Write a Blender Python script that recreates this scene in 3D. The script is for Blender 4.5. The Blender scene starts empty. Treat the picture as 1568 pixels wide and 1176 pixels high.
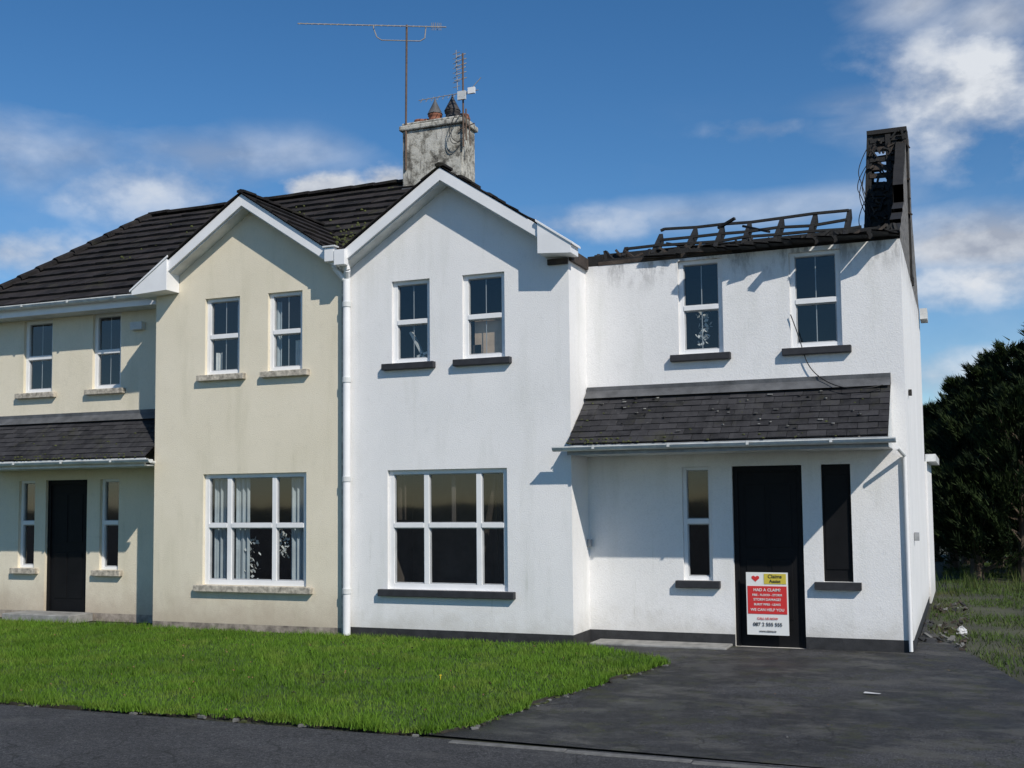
import bpy, bmesh, math, random
import numpy as np
from mathutils import Vector, Matrix
random.seed(7); rng=np.random.default_rng(7)
sc=bpy.context.scene
sc.view_settings.view_transform='Standard'
try: sc.view_settings.look='None'
except Exception: pass
sc.view_settings.exposure=0

# ------------------------------------------------------------------ materials
def newmat(name):
    m=bpy.data.materials.new(name); m.use_nodes=True
    nt=m.node_tree; b=nt.nodes.get('Principled BSDF')
    return m,nt,b
def nd(nt,t,**kw):
    n=nt.nodes.new(t)
    for k,v in kw.items():
        try: setattr(n,k,v)
        except Exception: pass
    return n
def coords(nt,scale=(1,1,1)):
    g=nd(nt,'ShaderNodeNewGeometry'); mp=nd(nt,'ShaderNodeMapping'); mp.inputs['Scale'].default_value=scale
    nt.links.new(g.outputs['Position'],mp.inputs['Vector']); return mp.outputs['Vector']
def noise(nt,vec,scale,detail=4,rough=.6):
    n=nd(nt,'ShaderNodeTexNoise'); n.inputs['Scale'].default_value=scale; n.inputs['Detail'].default_value=detail
    n.inputs['Roughness'].default_value=rough; nt.links.new(vec,n.inputs['Vector']); return n.outputs[0]
def ramp(nt,fac,stops):
    r=nd(nt,'ShaderNodeValToRGB'); e=r.color_ramp.elements
    while len(e)<len(stops): e.new(.5)
    for i,(p,c) in enumerate(stops):
        e[i].position=p; e[i].color=(c if len(c)==4 else (*c,1))
    nt.links.new(fac,r.inputs[0]); return r.outputs[0]
def mix(nt,fac,a,b,mode='MIX'):
    n=nd(nt,'ShaderNodeMix',data_type='RGBA',blend_type=mode)
    for i,v in ((0,fac),(6,a),(7,b)):
        if hasattr(v,'links') or hasattr(v,'is_linked'): nt.links.new(v,n.inputs[i])
        elif i==0: n.inputs[0].default_value=v
        else: n.inputs[i].default_value=(*v,1)
    return n.outputs[2]
def mrange(nt,v,a,b,c,d):
    mr=nd(nt,'ShaderNodeMapRange'); mr.interpolation_type='SMOOTHSTEP'; nt.links.new(v,mr.inputs[0])
    for i,x in zip((1,2,3,4),(a,b,c,d)): mr.inputs[i].default_value=x
    return mr.outputs[0]
def mth(nt,op,a,b):
    n=nd(nt,'ShaderNodeMath',operation=op)
    for i,v in enumerate((a,b)):
        if isinstance(v,(int,float)): n.inputs[i].default_value=v
        else: nt.links.new(v,n.inputs[i])
    return n.outputs[0]
def bump(nt,b,h,strength=.3,dist=.01):
    n=nd(nt,'ShaderNodeBump'); n.inputs['Strength'].default_value=strength; n.inputs['Distance'].default_value=dist
    nt.links.new(h,n.inputs['Height']); nt.links.new(n.outputs[0],b.inputs['Normal'])
g3=lambda v:(v,v,v)
def plain(name,col,rough=.6,var=.25,scale=6,bmp=0,spec=None):
    m,nt,b=newmat(name); v=coords(nt)
    n=noise(nt,v,scale,5)
    c=mix(nt,ramp(nt,n,[(.3,g3(0)),(.7,g3(1))]),tuple(x*(1-var) for x in col),tuple(min(1,x*(1+var*.5)) for x in col))
    nt.links.new(c,b.inputs['Base Color']); b.inputs['Roughness'].default_value=rough
    if bmp: bump(nt,b,noise(nt,v,scale*12,3),bmp,.01)
    if spec is not None: b.inputs['Specular IOR Level'].default_value=spec
    return m
def render_wall(name,col,stain,grime,hgt=.3,amt=.4,soot=False):
    m,nt,b=newmat(name); v=coords(nt)
    big=noise(nt,v,.9,6,.6); vs=coords(nt,(3,3,.5)); streak=noise(nt,vs,1.1,7,.65); vs2=coords(nt,(9,9,.5)); st2=noise(nt,vs2,1.0,5,.7)
    fine=noise(nt,v,70,3,.7); med=noise(nt,v,7,6,.7)
    c=mix(nt,ramp(nt,big,[(.38,g3(0)),(.7,g3(1))]),col,stain)
    c=mix(nt,ramp(nt,streak,[(.52,g3(0)),(.75,g3(.5))]),c,tuple(x*y for x,y in zip(stain,(.80,.81,.77))))
    rare=mth(nt,'MULTIPLY',mrange(nt,st2,.60,.75,0,.55),mrange(nt,big,.5,.62,0,1))
    c=mix(nt,rare,c,tuple(x*y for x,y in zip(stain,(.62,.64,.57))))
    c=mix(nt,ramp(nt,med,[(.56,g3(0)),(.8,g3(.35))]),c,tuple(x*.74 for x in stain))
    c=mix(nt,ramp(nt,fine,[(.3,g3(.22)),(.5,g3(0))]),c,tuple(x*.6 for x in stain))
    sx=nd(nt,'ShaderNodeSeparateXYZ'); g=nd(nt,'ShaderNodeNewGeometry'); nt.links.new(g.outputs['Position'],sx.inputs[0])
    ad=nd(nt,'ShaderNodeMath',operation='MULTIPLY_ADD'); nt.links.new(noise(nt,v,2.2,7,.75),ad.inputs[0]); ad.inputs[1].default_value=-.9
    nt.links.new(sx.outputs[2],ad.inputs[2])
    c=mix(nt,mrange(nt,ad.outputs[0],-.5,-.5+hgt,amt,0),c,grime)
    if soot:
        hz=mrange(nt,sx.outputs[2],4.25,4.72,0,1); hx=mrange(nt,sx.outputs[0],3.2,3.6,0,1); nn=mrange(nt,noise(nt,coords(nt,(4,4,1.2)),1.8,6,.7),.42,.65,0,.75)
        c=mix(nt,mth(nt,'MULTIPLY',mth(nt,'MULTIPLY',hz,hx),nn),c,(.16,.155,.15))
    nt.links.new(c,b.inputs['Base Color']); b.inputs['Roughness'].default_value=.85
    bump(nt,b,fine,.35,.012)
    return m
M={}
M['white']=render_wall('white_render',(.82,.81,.80),(.755,.75,.74),(.42,.39,.33),.5,.5,True)
M['cream']=render_wall('cream_render',(.77,.70,.555),(.71,.645,.50),(.38,.29,.21),.8,.65)
M['plinthw']=plain('charcoal_plinth_paint',(.03,.03,.032),.7,.5,8,.3)
M['plinthc']=plain('dirty_cream_plinth',(.33,.28,.23),.9,.7,7,.4)
M['pvc']=plain('white_pvc',(.80,.80,.80),.35,.08,3)
M['pvcd']=plain('weathered_white_pvc',(.66,.67,.66),.45,.25,5)
M['bead']=plain('glazing_bead_grey',(.42,.43,.44),.45,.2,5)
M['bsill']=plain('charcoal_sill',(.028,.028,.032),.6,.4,9,.2)
M['csill']=plain('lichen_cream_sill',(.50,.45,.37),.9,.7,14,.3)
M['char']=plain('charred_timber',(.013,.012,.011),.75,.6,12,.6)
M['charb']=plain('burnt_brown_timber',(.06,.045,.035),.85,.6,9,.6)
M['ash']=plain('ashy_flaked_render',(.20,.19,.18),.9,.9,14,.5)
M['door']=plain('black_door_paint',(.006,.006,.007),.6,.3,5,spec=.2)
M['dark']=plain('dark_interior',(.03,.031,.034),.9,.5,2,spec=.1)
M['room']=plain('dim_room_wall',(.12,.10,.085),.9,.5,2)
M['curtain']=plain('grey_curtain',(.50,.55,.58),.9,.2,4)
M['net']=plain('pale_net_curtain',(.72,.72,.70),.9,.2,4)
M['board']=plain('plywood_board',(.60,.45,.33),.8,.25,5)
M['lead']=plain('lead_flashing',(.10,.103,.108),.6,.45,5,.3)
M['gutter']=plain('grey_gutter',(.30,.31,.32),.45,.35,6)
M['metal']=plain('aerial_metal',(.30,.28,.26),.5,.3,30)
M['rust']=plain('rusty_pole',(.13,.085,.06),.8,.4,20)
M['terra']=plain('terracotta_pot',(.26,.10,.06),.8,.35,12)
M['potd']=plain('dark_clay_pot',(.05,.045,.045),.8,.3,12)
M['conc']=plain('concrete_step',(.28,.275,.26),.9,.4,6,.4)
M['kerb']=plain('kerb_concrete',(.15,.148,.14),.9,.5,9,.4)
M['black']=plain('black_cable',(.01,.01,.01),.6,.1)
M['moss']=plain('moss',(.06,.07,.018),.95,.6,20,.5)
M['leaf1']=plain('dead_leaf',(.18,.10,.045),.8,.4,9)
M['dandelion']=plain('yellow_flower',(.75,.55,.02),.8,.1,9)
M['bag']=plain('litter_white',(.55,.55,.55),.5,.2,9)
M['sred']=plain('sign_red',(.62,.03,.03),.5,.06,3)
M['swhite']=plain('sign_white',(.78,.78,.76),.5,.04,3)
M['syel']=plain('sign_yellow',(.62,.50,.06),.5,.05,3)
M['sblk']=plain('sign_black',(.02,.02,.03),.5,.05,3)
M['trunk']=plain('bark',(.09,.065,.045),.9,.4,10,.5)
M['soil']=plain('edge_soil',(.04,.034,.024),.95,.6,9,.5)
m,nt,b=newmat('weathered_chimney_render'); v=coords(nt)
n1=noise(nt,v,3.2,10,.78); n2=noise(nt,coords(nt,(6,6,1)),2.0,6,.7)
c=ramp(nt,n1,[(.38,(.05,.045,.04)),(.46,(.24,.225,.19)),(.52,(.50,.48,.42)),(.7,(.60,.58,.53))])
c=mix(nt,ramp(nt,n2,[(.52,g3(0)),(.66,g3(.8))]),c,(.09,.08,.065))
nt.links.new(c,b.inputs['Base Color']); b.inputs['Roughness'].default_value=.95; bump(nt,b,n1,.8,.03); M['chim']=m
def tiles(name,c0,c1,mossk=.0,light=(.11,.105,.095)):
    m,nt,b=newmat(name); v=coords(nt)
    a=nd(nt,'ShaderNodeAttribute'); a.attribute_name='rnd'
    n=noise(nt,v,5,7,.7)
    c=mix(nt,a.outputs['Fac'],c0,c1)
    c=mix(nt,ramp(nt,n,[(.42,g3(0)),(.72,g3(.5))]),c,tuple(x*1.7+.006 for x in c1))
    n2=noise(nt,v,2.3,8,.8)
    c=mix(nt,ramp(nt,n2,[(.56-mossk*.2,g3(0)),(.70-mossk*.2,g3(.4+mossk))]),c,(.052,.052,.026))
    st=noise(nt,coords(nt,(7,.6,.6)),1.5,5,.6)
    c=mix(nt,ramp(nt,st,[(.55,g3(0)),(.78,g3(.4))]),c,light)
    lich=noise(nt,v,26,3,.7); c=mix(nt,ramp(nt,lich,[(.68,g3(0)),(.74,g3(.6))]),c,(.20,.20,.18))
    nt.links.new(c,b.inputs['Base Color']); b.inputs['Roughness'].default_value=.85; b.inputs['Specular IOR Level'].default_value=.18
    bump(nt,b,noise(nt,v,60,3,.7),.4,.006); return m
M['tile']=tiles('brown_concrete_tiles',(.013,.012,.012),(.032,.027,.026),.1,(.06,.052,.045))
M['slate']=tiles('dark_slates',(.015,.015,.017),(.040,.039,.042),.1,(.08,.08,.078))
m,nt,b=newmat('window_glass'); nt.nodes.remove(b); out=nt.nodes.get('Material Output')
tr=nd(nt,'ShaderNodeBsdfTransparent'); tr.inputs[0].default_value=(.84,.87,.87,1)
gl=nd(nt,'ShaderNodeBsdfGlossy'); gl.inputs['Roughness'].default_value=.04
lw=nd(nt,'ShaderNodeLayerWeight'); lw.inputs['Blend'].default_value=.35
fr=nd(nt,'ShaderNodeMath',operation='MULTIPLY_ADD'); nt.links.new(lw.outputs['Facing'],fr.inputs[0]); fr.inputs[1].default_value=.26; fr.inputs[2].default_value=.08
mx=nd(nt,'ShaderNodeMixShader'); nt.links.new(fr.outputs[0],mx.inputs[0]); nt.links.new(tr.outputs[0],mx.inputs[1]); nt.links.new(gl.outputs[0],mx.inputs[2])
bp=nd(nt,'ShaderNodeBump'); bp.inputs['Strength'].default_value=.05; bp.inputs['Distance'].default_value=.03
nt.links.new(noise(nt,coords(nt),1.6,1),bp.inputs['Height']); nt.links.new(bp.outputs[0],gl.inputs['Normal'])
nt.links.new(mx.outputs[0],out.inputs[0]); M['glass']=m
def asphalt(name,wet):
    m,nt,b=newmat(name); v=coords(nt)
    ag=noise(nt,v,75,3,.85); ag2=noise(nt,v,24,4,.8); big=noise(nt,v,.55,9,.7); mid=noise(nt,v,2.6,9,.78); bb=noise(nt,coords(nt,(1,1.8,1)),1.3,8,.7)
    c=ramp(nt,ag,[(.36,(.028,.029,.032)),(.52,(.068,.069,.074)),(.62,(.14,.14,.145)),(.72,(.30,.30,.30))])
    c=mix(nt,1.0,c,ramp(nt,ag2,[(.35,g3(.5)),(.55,g3(1)),(.7,g3(1.0))]),'MULTIPLY')
    if wet:
        c=mix(nt,1.0,c,ramp(nt,big,[(.42,g3(1)),(.54,g3(.35))]),'MULTIPLY')
        c=mix(nt,ramp(nt,bb,[(.50,g3(0)),(.60,g3(.6))]),c,(.115,.112,.10))
        c=mix(nt,ramp(nt,mid,[(.52,g3(0)),(.60,g3(.65))]),c,(.048,.052,.022))
    else:
        c=mix(nt,1.0,c,ramp(nt,big,[(.38,g3(.7)),(.6,g3(1))]),'MULTIPLY')
        c=mix(nt,ramp(nt,mid,[(.5,g3(0)),(.68,g3(.5))]),c,(.035,.035,.037))
        c=mix(nt,ramp(nt,bb,[(.54,g3(0)),(.66,g3(.4))]),c,(.13,.128,.12))
    vo=nd(nt,'ShaderNodeTexVoronoi'); vo.feature='DISTANCE_TO_EDGE'; vo.inputs['Scale'].default_value=.42
    wv=nd(nt,'ShaderNodeVectorMath',operation='ADD'); nt.links.new(v,wv.inputs[0])
    nz=nd(nt,'ShaderNodeTexNoise'); nz.inputs['Scale'].default_value=1.5; nz.inputs['Detail'].default_value=8; nt.links.new(v,nz.inputs['Vector']); nt.links.new(nz.outputs[1],wv.inputs[1]); nt.links.new(wv.outputs[0],vo.inputs['Vector'])
    c=mix(nt,ramp(nt,vo.outputs[0],[(.0,g3(.8)),(.005,g3(0))]),c,(.010,.010,.010))
    nt.links.new(c,b.inputs['Base Color'])
    r=ramp(nt,big,[(.45,g3(.9)),(.6,g3(.42 if wet else .8))]); nt.links.new(r,b.inputs['Roughness']); b.inputs['Specular IOR Level'].default_value=.4
    bump(nt,b,ag,1.0,.02); return m
M['asph']=asphalt('footpath_asphalt',False); M['drive']=asphalt('damp_driveway_asphalt',True)
def grassmat(name,c0,c1,c2,sc_=1.3):
    m,nt,b=newmat(name); v=coords(nt); a=nd(nt,'ShaderNodeAttribute'); a.attribute_name='rnd'
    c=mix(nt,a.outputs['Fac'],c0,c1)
    n=noise(nt,v,sc_,6,.7); c=mix(nt,ramp(nt,n,[(.48,g3(0)),(.7,g3(.75))]),c,c2)
    n=noise(nt,v,.45,4,.6); c=mix(nt,ramp(nt,n,[(.4,g3(.35)),(.55,g3(0))]),c,tuple(x*.6 for x in c0))
    nt.links.new(c,b.inputs['Base Color']); b.inputs['Roughness'].default_value=.7; b.inputs['Specular IOR Level'].default_value=.15; return m
M['grass']=grassmat('lawn_grass',(.05,.115,.010),(.15,.275,.025),(.165,.21,.04),2.0)
M['grassb']=plain('lawn_base',(.035,.07,.008),.95,.4,6,.5)
M['rough']=grassmat('rough_grass',(.03,.055,.012),(.10,.16,.03),(.12,.095,.05),.8)
M['field']=plain('rough_ground',(.045,.048,.026),.95,.5,1.2,.5)
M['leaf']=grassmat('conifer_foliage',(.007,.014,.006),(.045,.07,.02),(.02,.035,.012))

# ------------------------------------------------------------------ mesh builder
class MB:
    def __init__(s): s.v=[];s.f=[];s.m=[];s.mats=[]
    def mi(s,k):
        if k not in s.mats: s.mats.append(k)
        return s.mats.index(k)
    def poly(s,pts,k):
        n=len(s.v); s.v+= [tuple(p) for p in pts]; s.f.append(tuple(range(n,n+len(pts)))); s.m.append(s.mi(k))
    def box(s,x0,x1,y0,y1,z0,z1,k):
        n=len(s.v); s.v+=[(x,y,z) for x in(x0,x1) for y in(y0,y1) for z in(z0,z1)]
        for f in ((0,1,3,2),(4,6,7,5),(0,4,5,1),(2,3,7,6),(0,2,6,4),(1,5,7,3)):
            s.f.append(tuple(n+i for i in f)); s.m.append(s.mi(k))
    def prism(s,pts,y0,y1,k):   # pts XZ
        n=len(s.v); c=len(pts)
        s.v+=[(x,y0,z) for x,z in pts]+[(x,y1,z) for x,z in pts]
        s.f.append(tuple(range(n,n+c))); s.f.append(tuple(range(n+2*c-1,n+c-1,-1))); s.m+= [s.mi(k)]*2
        for i in range(c):
            j=(i+1)%c; s.f.append((n+i,n+c+i,n+c+j,n+j)); s.m.append(s.mi(k))
    def beam(s,a,b,w,h,k,seg=4,r2=None):
        a=Vector(a);b=Vector(b);d=(b-a).normalized(); up=Vector((0,0,1)) if abs(d.z)<.95 else Vector((0,1,0))
        r=d.cross(up).normalized();u=r.cross(d)
        n=len(s.v)
        for P,sc_ in ((a,1),(b,1 if r2 is None else r2)):
            for i in range(seg):
                t=2*math.pi*(i+.5)/seg; q=1/math.cos(math.pi/4) if seg==4 else 1
                s.v.append(tuple(P+r*math.cos(t)*w/2*q*sc_+u*math.sin(t)*h/2*q*sc_))
        for i in range(seg):
            j=(i+1)%seg; s.f.append((n+i,n+j,n+seg+j,n+seg+i)); s.m.append(s.mi(k))
        s.f.append(tuple(n+i for i in range(seg-1,-1,-1))); s.f.append(tuple(n+seg+i for i in range(seg))); s.m+=[s.mi(k)]*2
    def lathe(s,c,prof,k,seg=16):
        n=len(s.v)
        for r,z in prof:
            for i in range(seg):
                t=2*math.pi*i/seg; s.v.append((c[0]+r*math.cos(t),c[1]+r*math.sin(t),c[2]+z))
        for a in range(len(prof)-1):
            for i in range(seg):
                j=(i+1)%seg; s.f.append((n+a*seg+i,n+a*seg+j,n+(a+1)*seg+j,n+(a+1)*seg+i)); s.m.append(s.mi(k))
        s.f.append(tuple(n+(len(prof)-1)*seg+i for i in range(seg))); s.m.append(s.mi(k))
    def obj(s,name,parent=None,smooth=False,bevel=0,recalc=True):
        me=bpy.data.meshes.new(name); me.from_pydata(s.v,[],s.f)
        for k in s.mats: me.materials.append(M[k])
        me.polygons.foreach_set('material_index',s.m)
        if recalc:
            bm=bmesh.new(); bm.from_mesh(me); bmesh.ops.recalc_face_normals(bm,faces=bm.faces); bm.to_mesh(me); bm.free()
        if smooth: me.polygons.foreach_set('use_smooth',[True]*len(me.polygons))
        o=bpy.data.objects.new(name,me); sc.collection.objects.link(o)
        if parent: o.parent=parent
        if bevel:
            bv=o.modifiers.new('bevel','BEVEL'); bv.width=bevel; bv.segments=2; bv.limit_method='ANGLE'
        return o
def empty(name):
    o=bpy.data.objects.new(name,None); sc.collection.objects.link(o); o.empty_display_size=.2; return o
def wall(mb,Y,x0,x1,z0,z1,holes,k,rev=.11,base=None,kb=None):
    xs=sorted(set([x0,x1]+[h[0] for h in holes]+[h[1] for h in holes])); zs=sorted(set([z0,z1]+[h[2] for h in holes]+[h[3] for h in holes]+([base] if base else [])))
    for i in range(len(xs)-1):
        for j in range(len(zs)-1):
            cx=(xs[i]+xs[i+1])/2; cz=(zs[j]+zs[j+1])/2
            if any(h[0]<cx<h[1] and h[2]<cz<h[3] for h in holes): continue
            kk=kb if (base and cz<base) else k
            mb.poly([(xs[i],Y,zs[j]),(xs[i+1],Y,zs[j]),(xs[i+1],Y,zs[j+1]),(xs[i],Y,zs[j+1])],kk)
    for a,b_,c,d in holes:
        mb.poly([(a,Y,c),(a,Y,d),(a,Y+rev,d),(a,Y+rev,c)],k); mb.poly([(b_,Y,c),(b_,Y,d),(b_,Y+rev,d),(b_,Y+rev,c)],k)
        mb.poly([(a,Y,d),(b_,Y,d),(b_,Y+rev,d),(a,Y+rev,d)],k); mb.poly([(a,Y,c),(b_,Y,c),(b_,Y+rev,c),(a,Y+rev,c)],k)

def window(parent,x0,x1,z0,z1,Y,mull=(),trans=None,bars=False,fr=.06,inner='dark',extra=(),sill=None,sk='bsill',name='window'):
    e=empty(name); e.parent=parent; mull=sorted(mull)
    f=MB(); ya,yb=Y+.05,Y+.115
    f.box(x0,x0+fr,ya,yb,z0,z1,'pvc'); f.box(x1-fr,x1,ya,yb,z0,z1,'pvc')
    f.box(x0+fr,x1-fr,ya,yb,z1-fr*.8,z1,'pvc'); f.box(x0+fr,x1-fr,ya,yb,z0,z0+fr,'pvc')
    for mx_ in mull: f.box(mx_-.035,mx_+.035,ya,yb-.002,z0+fr,z1-fr*.8,'pvc')
    if trans:
        ed=[x0+fr]+[q for mx_ in mull for q in (mx_-.035,mx_+.035)]+[x1-fr]
        for i in range(0,len(ed),2): f.box(ed[i],ed[i+1],ya-.008,yb-.004,trans-.03,trans+.03,'pvc')
        for i in range(0,len(ed),2):
            a,b_=ed[i],ed[i+1]
            for (lo,hi,t) in ((z0+fr,trans-.03,.014),(trans+.03,z1-fr*.8,.010)):
                f.box(a,a+t,ya+.02,yb-.01,lo,hi,'bead'); f.box(b_-t,b_,ya+.02,yb-.01,lo,hi,'bead')
                f.box(a+t,b_-t,ya+.02,yb-.01,hi-t,hi,'bead'); f.box(a+t,b_-t,ya+.02,yb-.01,lo,lo+t,'bead')
            if bars:
                mid=(a+b_)/2
                for lo,hi in ((z0+fr+.014,trans-.044),(trans+.04,z1-fr*.8-.010)):
                    f.box(mid-.006,mid+.006,Y+.093,Y+.1,lo,hi,'bead')
    f.obj('frame',e,bevel=.004)
    g=MB(); g.poly([(x0+fr,Y+.09,z0+fr),(x1-fr,Y+.09,z0+fr),(x1-fr,Y+.09,z1-fr*.8),(x0+fr,Y+.09,z1-fr*.8)],'glass'); g.obj('glass_pane',e,recalc=False)
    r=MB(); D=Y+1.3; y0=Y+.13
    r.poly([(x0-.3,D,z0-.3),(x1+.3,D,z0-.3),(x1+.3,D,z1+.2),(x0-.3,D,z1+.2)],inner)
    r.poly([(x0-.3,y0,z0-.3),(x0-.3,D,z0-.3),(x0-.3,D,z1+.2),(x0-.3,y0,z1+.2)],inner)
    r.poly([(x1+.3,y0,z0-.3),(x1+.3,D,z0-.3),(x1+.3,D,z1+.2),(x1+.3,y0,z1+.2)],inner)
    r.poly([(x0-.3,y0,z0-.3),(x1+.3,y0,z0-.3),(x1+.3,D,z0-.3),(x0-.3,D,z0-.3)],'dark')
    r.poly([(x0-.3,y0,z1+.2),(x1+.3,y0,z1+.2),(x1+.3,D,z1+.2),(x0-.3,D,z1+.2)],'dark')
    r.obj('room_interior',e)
    for (kind,a,b_,lo,hi,k) in extra:
        c=MB()
        if kind=='curtain':
            N=48
            for i in range(N):
                t0=a+(b_-a)*i/N;t1=a+(b_-a)*(i+1)/N
                y_=lambda t:Y+.17+.022*math.sin(t*70)+.012*math.sin(t*173)
                c.poly([(t0,y_(t0),lo),(t1,y_(t1),lo),(t1,y_(t1),hi),(t0,y_(t0),hi)],k)
            c.obj('curtain',e,smooth=False)
        elif kind=='board': c.box(a,b_,Y+.16,Y+.18,lo,hi,k); c.obj('board',e)
        elif kind=='lean': c.beam((a,Y+.22,lo),(b_,Y+.22,hi),.07,.03,k); c.obj('leaning_timber',e)
        elif kind=='plant':
            for i in range(70):
                p=Vector((random.gauss((a+b_)/2,(b_-a)/4),Y+.15+random.random()*.1,random.uniform(lo,hi)))
                d1=Vector((random.uniform(-.04,.04),0,random.uniform(-.04,.05)))
                d2=Vector((random.uniform(-.03,.03),.01,random.uniform(-.03,.03)))
                c.poly([p,p+d1,p+d1+d2,p+d2],k)
            c.obj('house_plant',e,recalc=False)
    if sill:
        s=MB(); a,b_,h=sill; s.box(a,b_,Y-.075,Y+.049,z0-h,z0-.002,sk); s.obj('sill',e,bevel=.008)
    return e

def tile_obj(name,P0,P1,P2,P3,n,m_,th,k,parent,jit=.004,drop=0):
    """P0-P1 eave, P2-P3 ridge (P3 above P0)"""
    P=[Vector(p) for p in (P0,P1,P2,P3)]
    nrm=(P[1]-P[0]).cross(P[3]-P[0]).normalized()
    if nrm.z<0: nrm=-nrm
    V=[];F=[];R=[]
    pt=lambda u,t:(P[0].lerp(P[1],u)).lerp(P[3].lerp(P[2],u),t)
    for i in range(n):
        t0=i/n; t1=min(1,(i+1.06)/n)
        off=.5/m_ if i%2 else 0
        us=[0]+[j/m_+off for j in range(m_+1) if 0<j/m_+off<1]+[1]
        for j in range(len(us)-1):
            if drop and random.random()<drop: continue
            u0,u1=us[j],us[j+1]; g=.012/m_ ; u0+=g;u1-=g
            l=th+random.uniform(-jit,jit); s=random.uniform(-jit,jit)*.6
            a=pt(u0,t0)+nrm*(l+s);b=pt(u1,t0)+nrm*(l-s);c=pt(u1,t1)+nrm*.003;d=pt(u0,t1)+nrm*.003
            a2=pt(u0,t0);b2=pt(u1,t0); n0=len(V)
            V+=[a,b,c,d,a2,b2]; F+=[(n0,n0+1,n0+2,n0+3),(n0+4,n0+5,n0+1,n0),(n0+4,n0,n0+3),(n0+5,n0+2,n0+1)]; R+=[random.random()]*6
    n0=len(V); V+=[p-nrm*.006 for p in P]; F.append((n0,n0+1,n0+2,n0+3)); R+=[0]*4
    me=bpy.data.meshes.new(name); me.from_pydata([tuple(v) for v in V],[],F); me.materials.append(M[k])
    at=me.attributes.new('rnd','FLOAT','POINT'); at.data.foreach_set('value',R)
    o=bpy.data.objects.new(name,me); sc.collection.objects.link(o); o.parent=parent; return o
def cable(name,pts,r,k,parent=None):
    cu=bpy.data.curves.new(name,'CURVE'); cu.dimensions='3D'; cu.bevel_depth=r; cu.bevel_resolution=2
    sp=cu.splines.new('NURBS'); sp.points.add(len(pts)-1)
    for i,p in enumerate(pts): sp.points[i].co=(*p,1)
    sp.use_endpoint_u=True; sp.order_u=3; cu.materials.append(M[k])
    o=bpy.data.objects.new(name,cu); sc.collection.objects.link(o)
    if parent:o.parent=parent
    return o

# ------------------------------------------------------------------ houses
W=3.12; YB=.65; YR=3.65; ZR=7.05; YE=.30; ZE=4.83; YBK=6.65
cream=empty('cream_rendered_house'); white=empty('fire_damaged_white_house')
slope=.66; ZA=5.97; XA_=1.5; YF=-.25
def house(parent,s,k,kp,zb):
    """s=+1 white (right) / -1 cream (left)"""
    X=lambda a,b:(a,b) if s>0 else (-b,-a)
    w=MB()
    holesA=[(*X(.61,2.28),.62,2.14),(*X(.68,1.23),3.52,4.60),(*X(1.69,2.27),3.52,4.60)]
    wall(w,0,*X(0.0,W),0,4.66,holesA,k,base=zb,kb=kp)
    zt=lambda x:ZA-.12-slope*abs(abs(x)-XA_)
    w.poly([(s*x,0,z) for x,z in ((0,4.66),(W,4.66),(W,zt(W)),(XA_,zt(XA_)),(0,zt(0)))],k)
    w.poly([(s*W,0,zb),(s*W,YB,zb),(s*W,YB,4.78),(s*W,0,4.78)],k); w.poly([(s*W,0,-.1),(s*W,YB,-.1),(s*W,YB,zb),(s*W,0,zb)],kp)
    holesB=[(*X(4.32,4.87),3.50,4.67),(*X(5.67,6.26),3.50,4.65),(*X(4.32,4.68),.75,2.12),(*X(4.93,5.75),-.02,2.12),(*X(5.97,6.30),.76,2.12)]
    wall(w,YB,*X(W,6.93),-.02,4.70,holesB,k,base=zb,kb=kp)
    w.poly([(s*6.93,YB,zb),(s*6.93,YBK,zb),(s*6.93,YBK,4.70),(s*6.93,YB,4.70)],k); w.poly([(s*6.93,YB,-.1),(s*6.93,YBK,-.1),(s*6.93,YBK,zb),(s*6.93,YB,zb)],kp)
    w.poly([(0,YBK,-.1),(s*6.93,YBK,-.1),(s*6.93,YBK,4.7),(0,YBK,4.7)],k)
    w.poly([(0,.15,4.72),(s*3.0,.15,4.72),(s*3.0,YBK,4.72),(0,YBK,4.72)],'char')
    w.poly([(s*3.0,.8,4.68),(s*6.85,.8,4.68),(s*6.85,YBK-.05,4.68),(s*3.0,YBK-.05,4.68)],'char')
    w.obj('walls',parent)
    return X
Xw=house(white,1,'white','plinthw',.12); Xc_=house(cream,-1,'cream','plinthc',.10)
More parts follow.
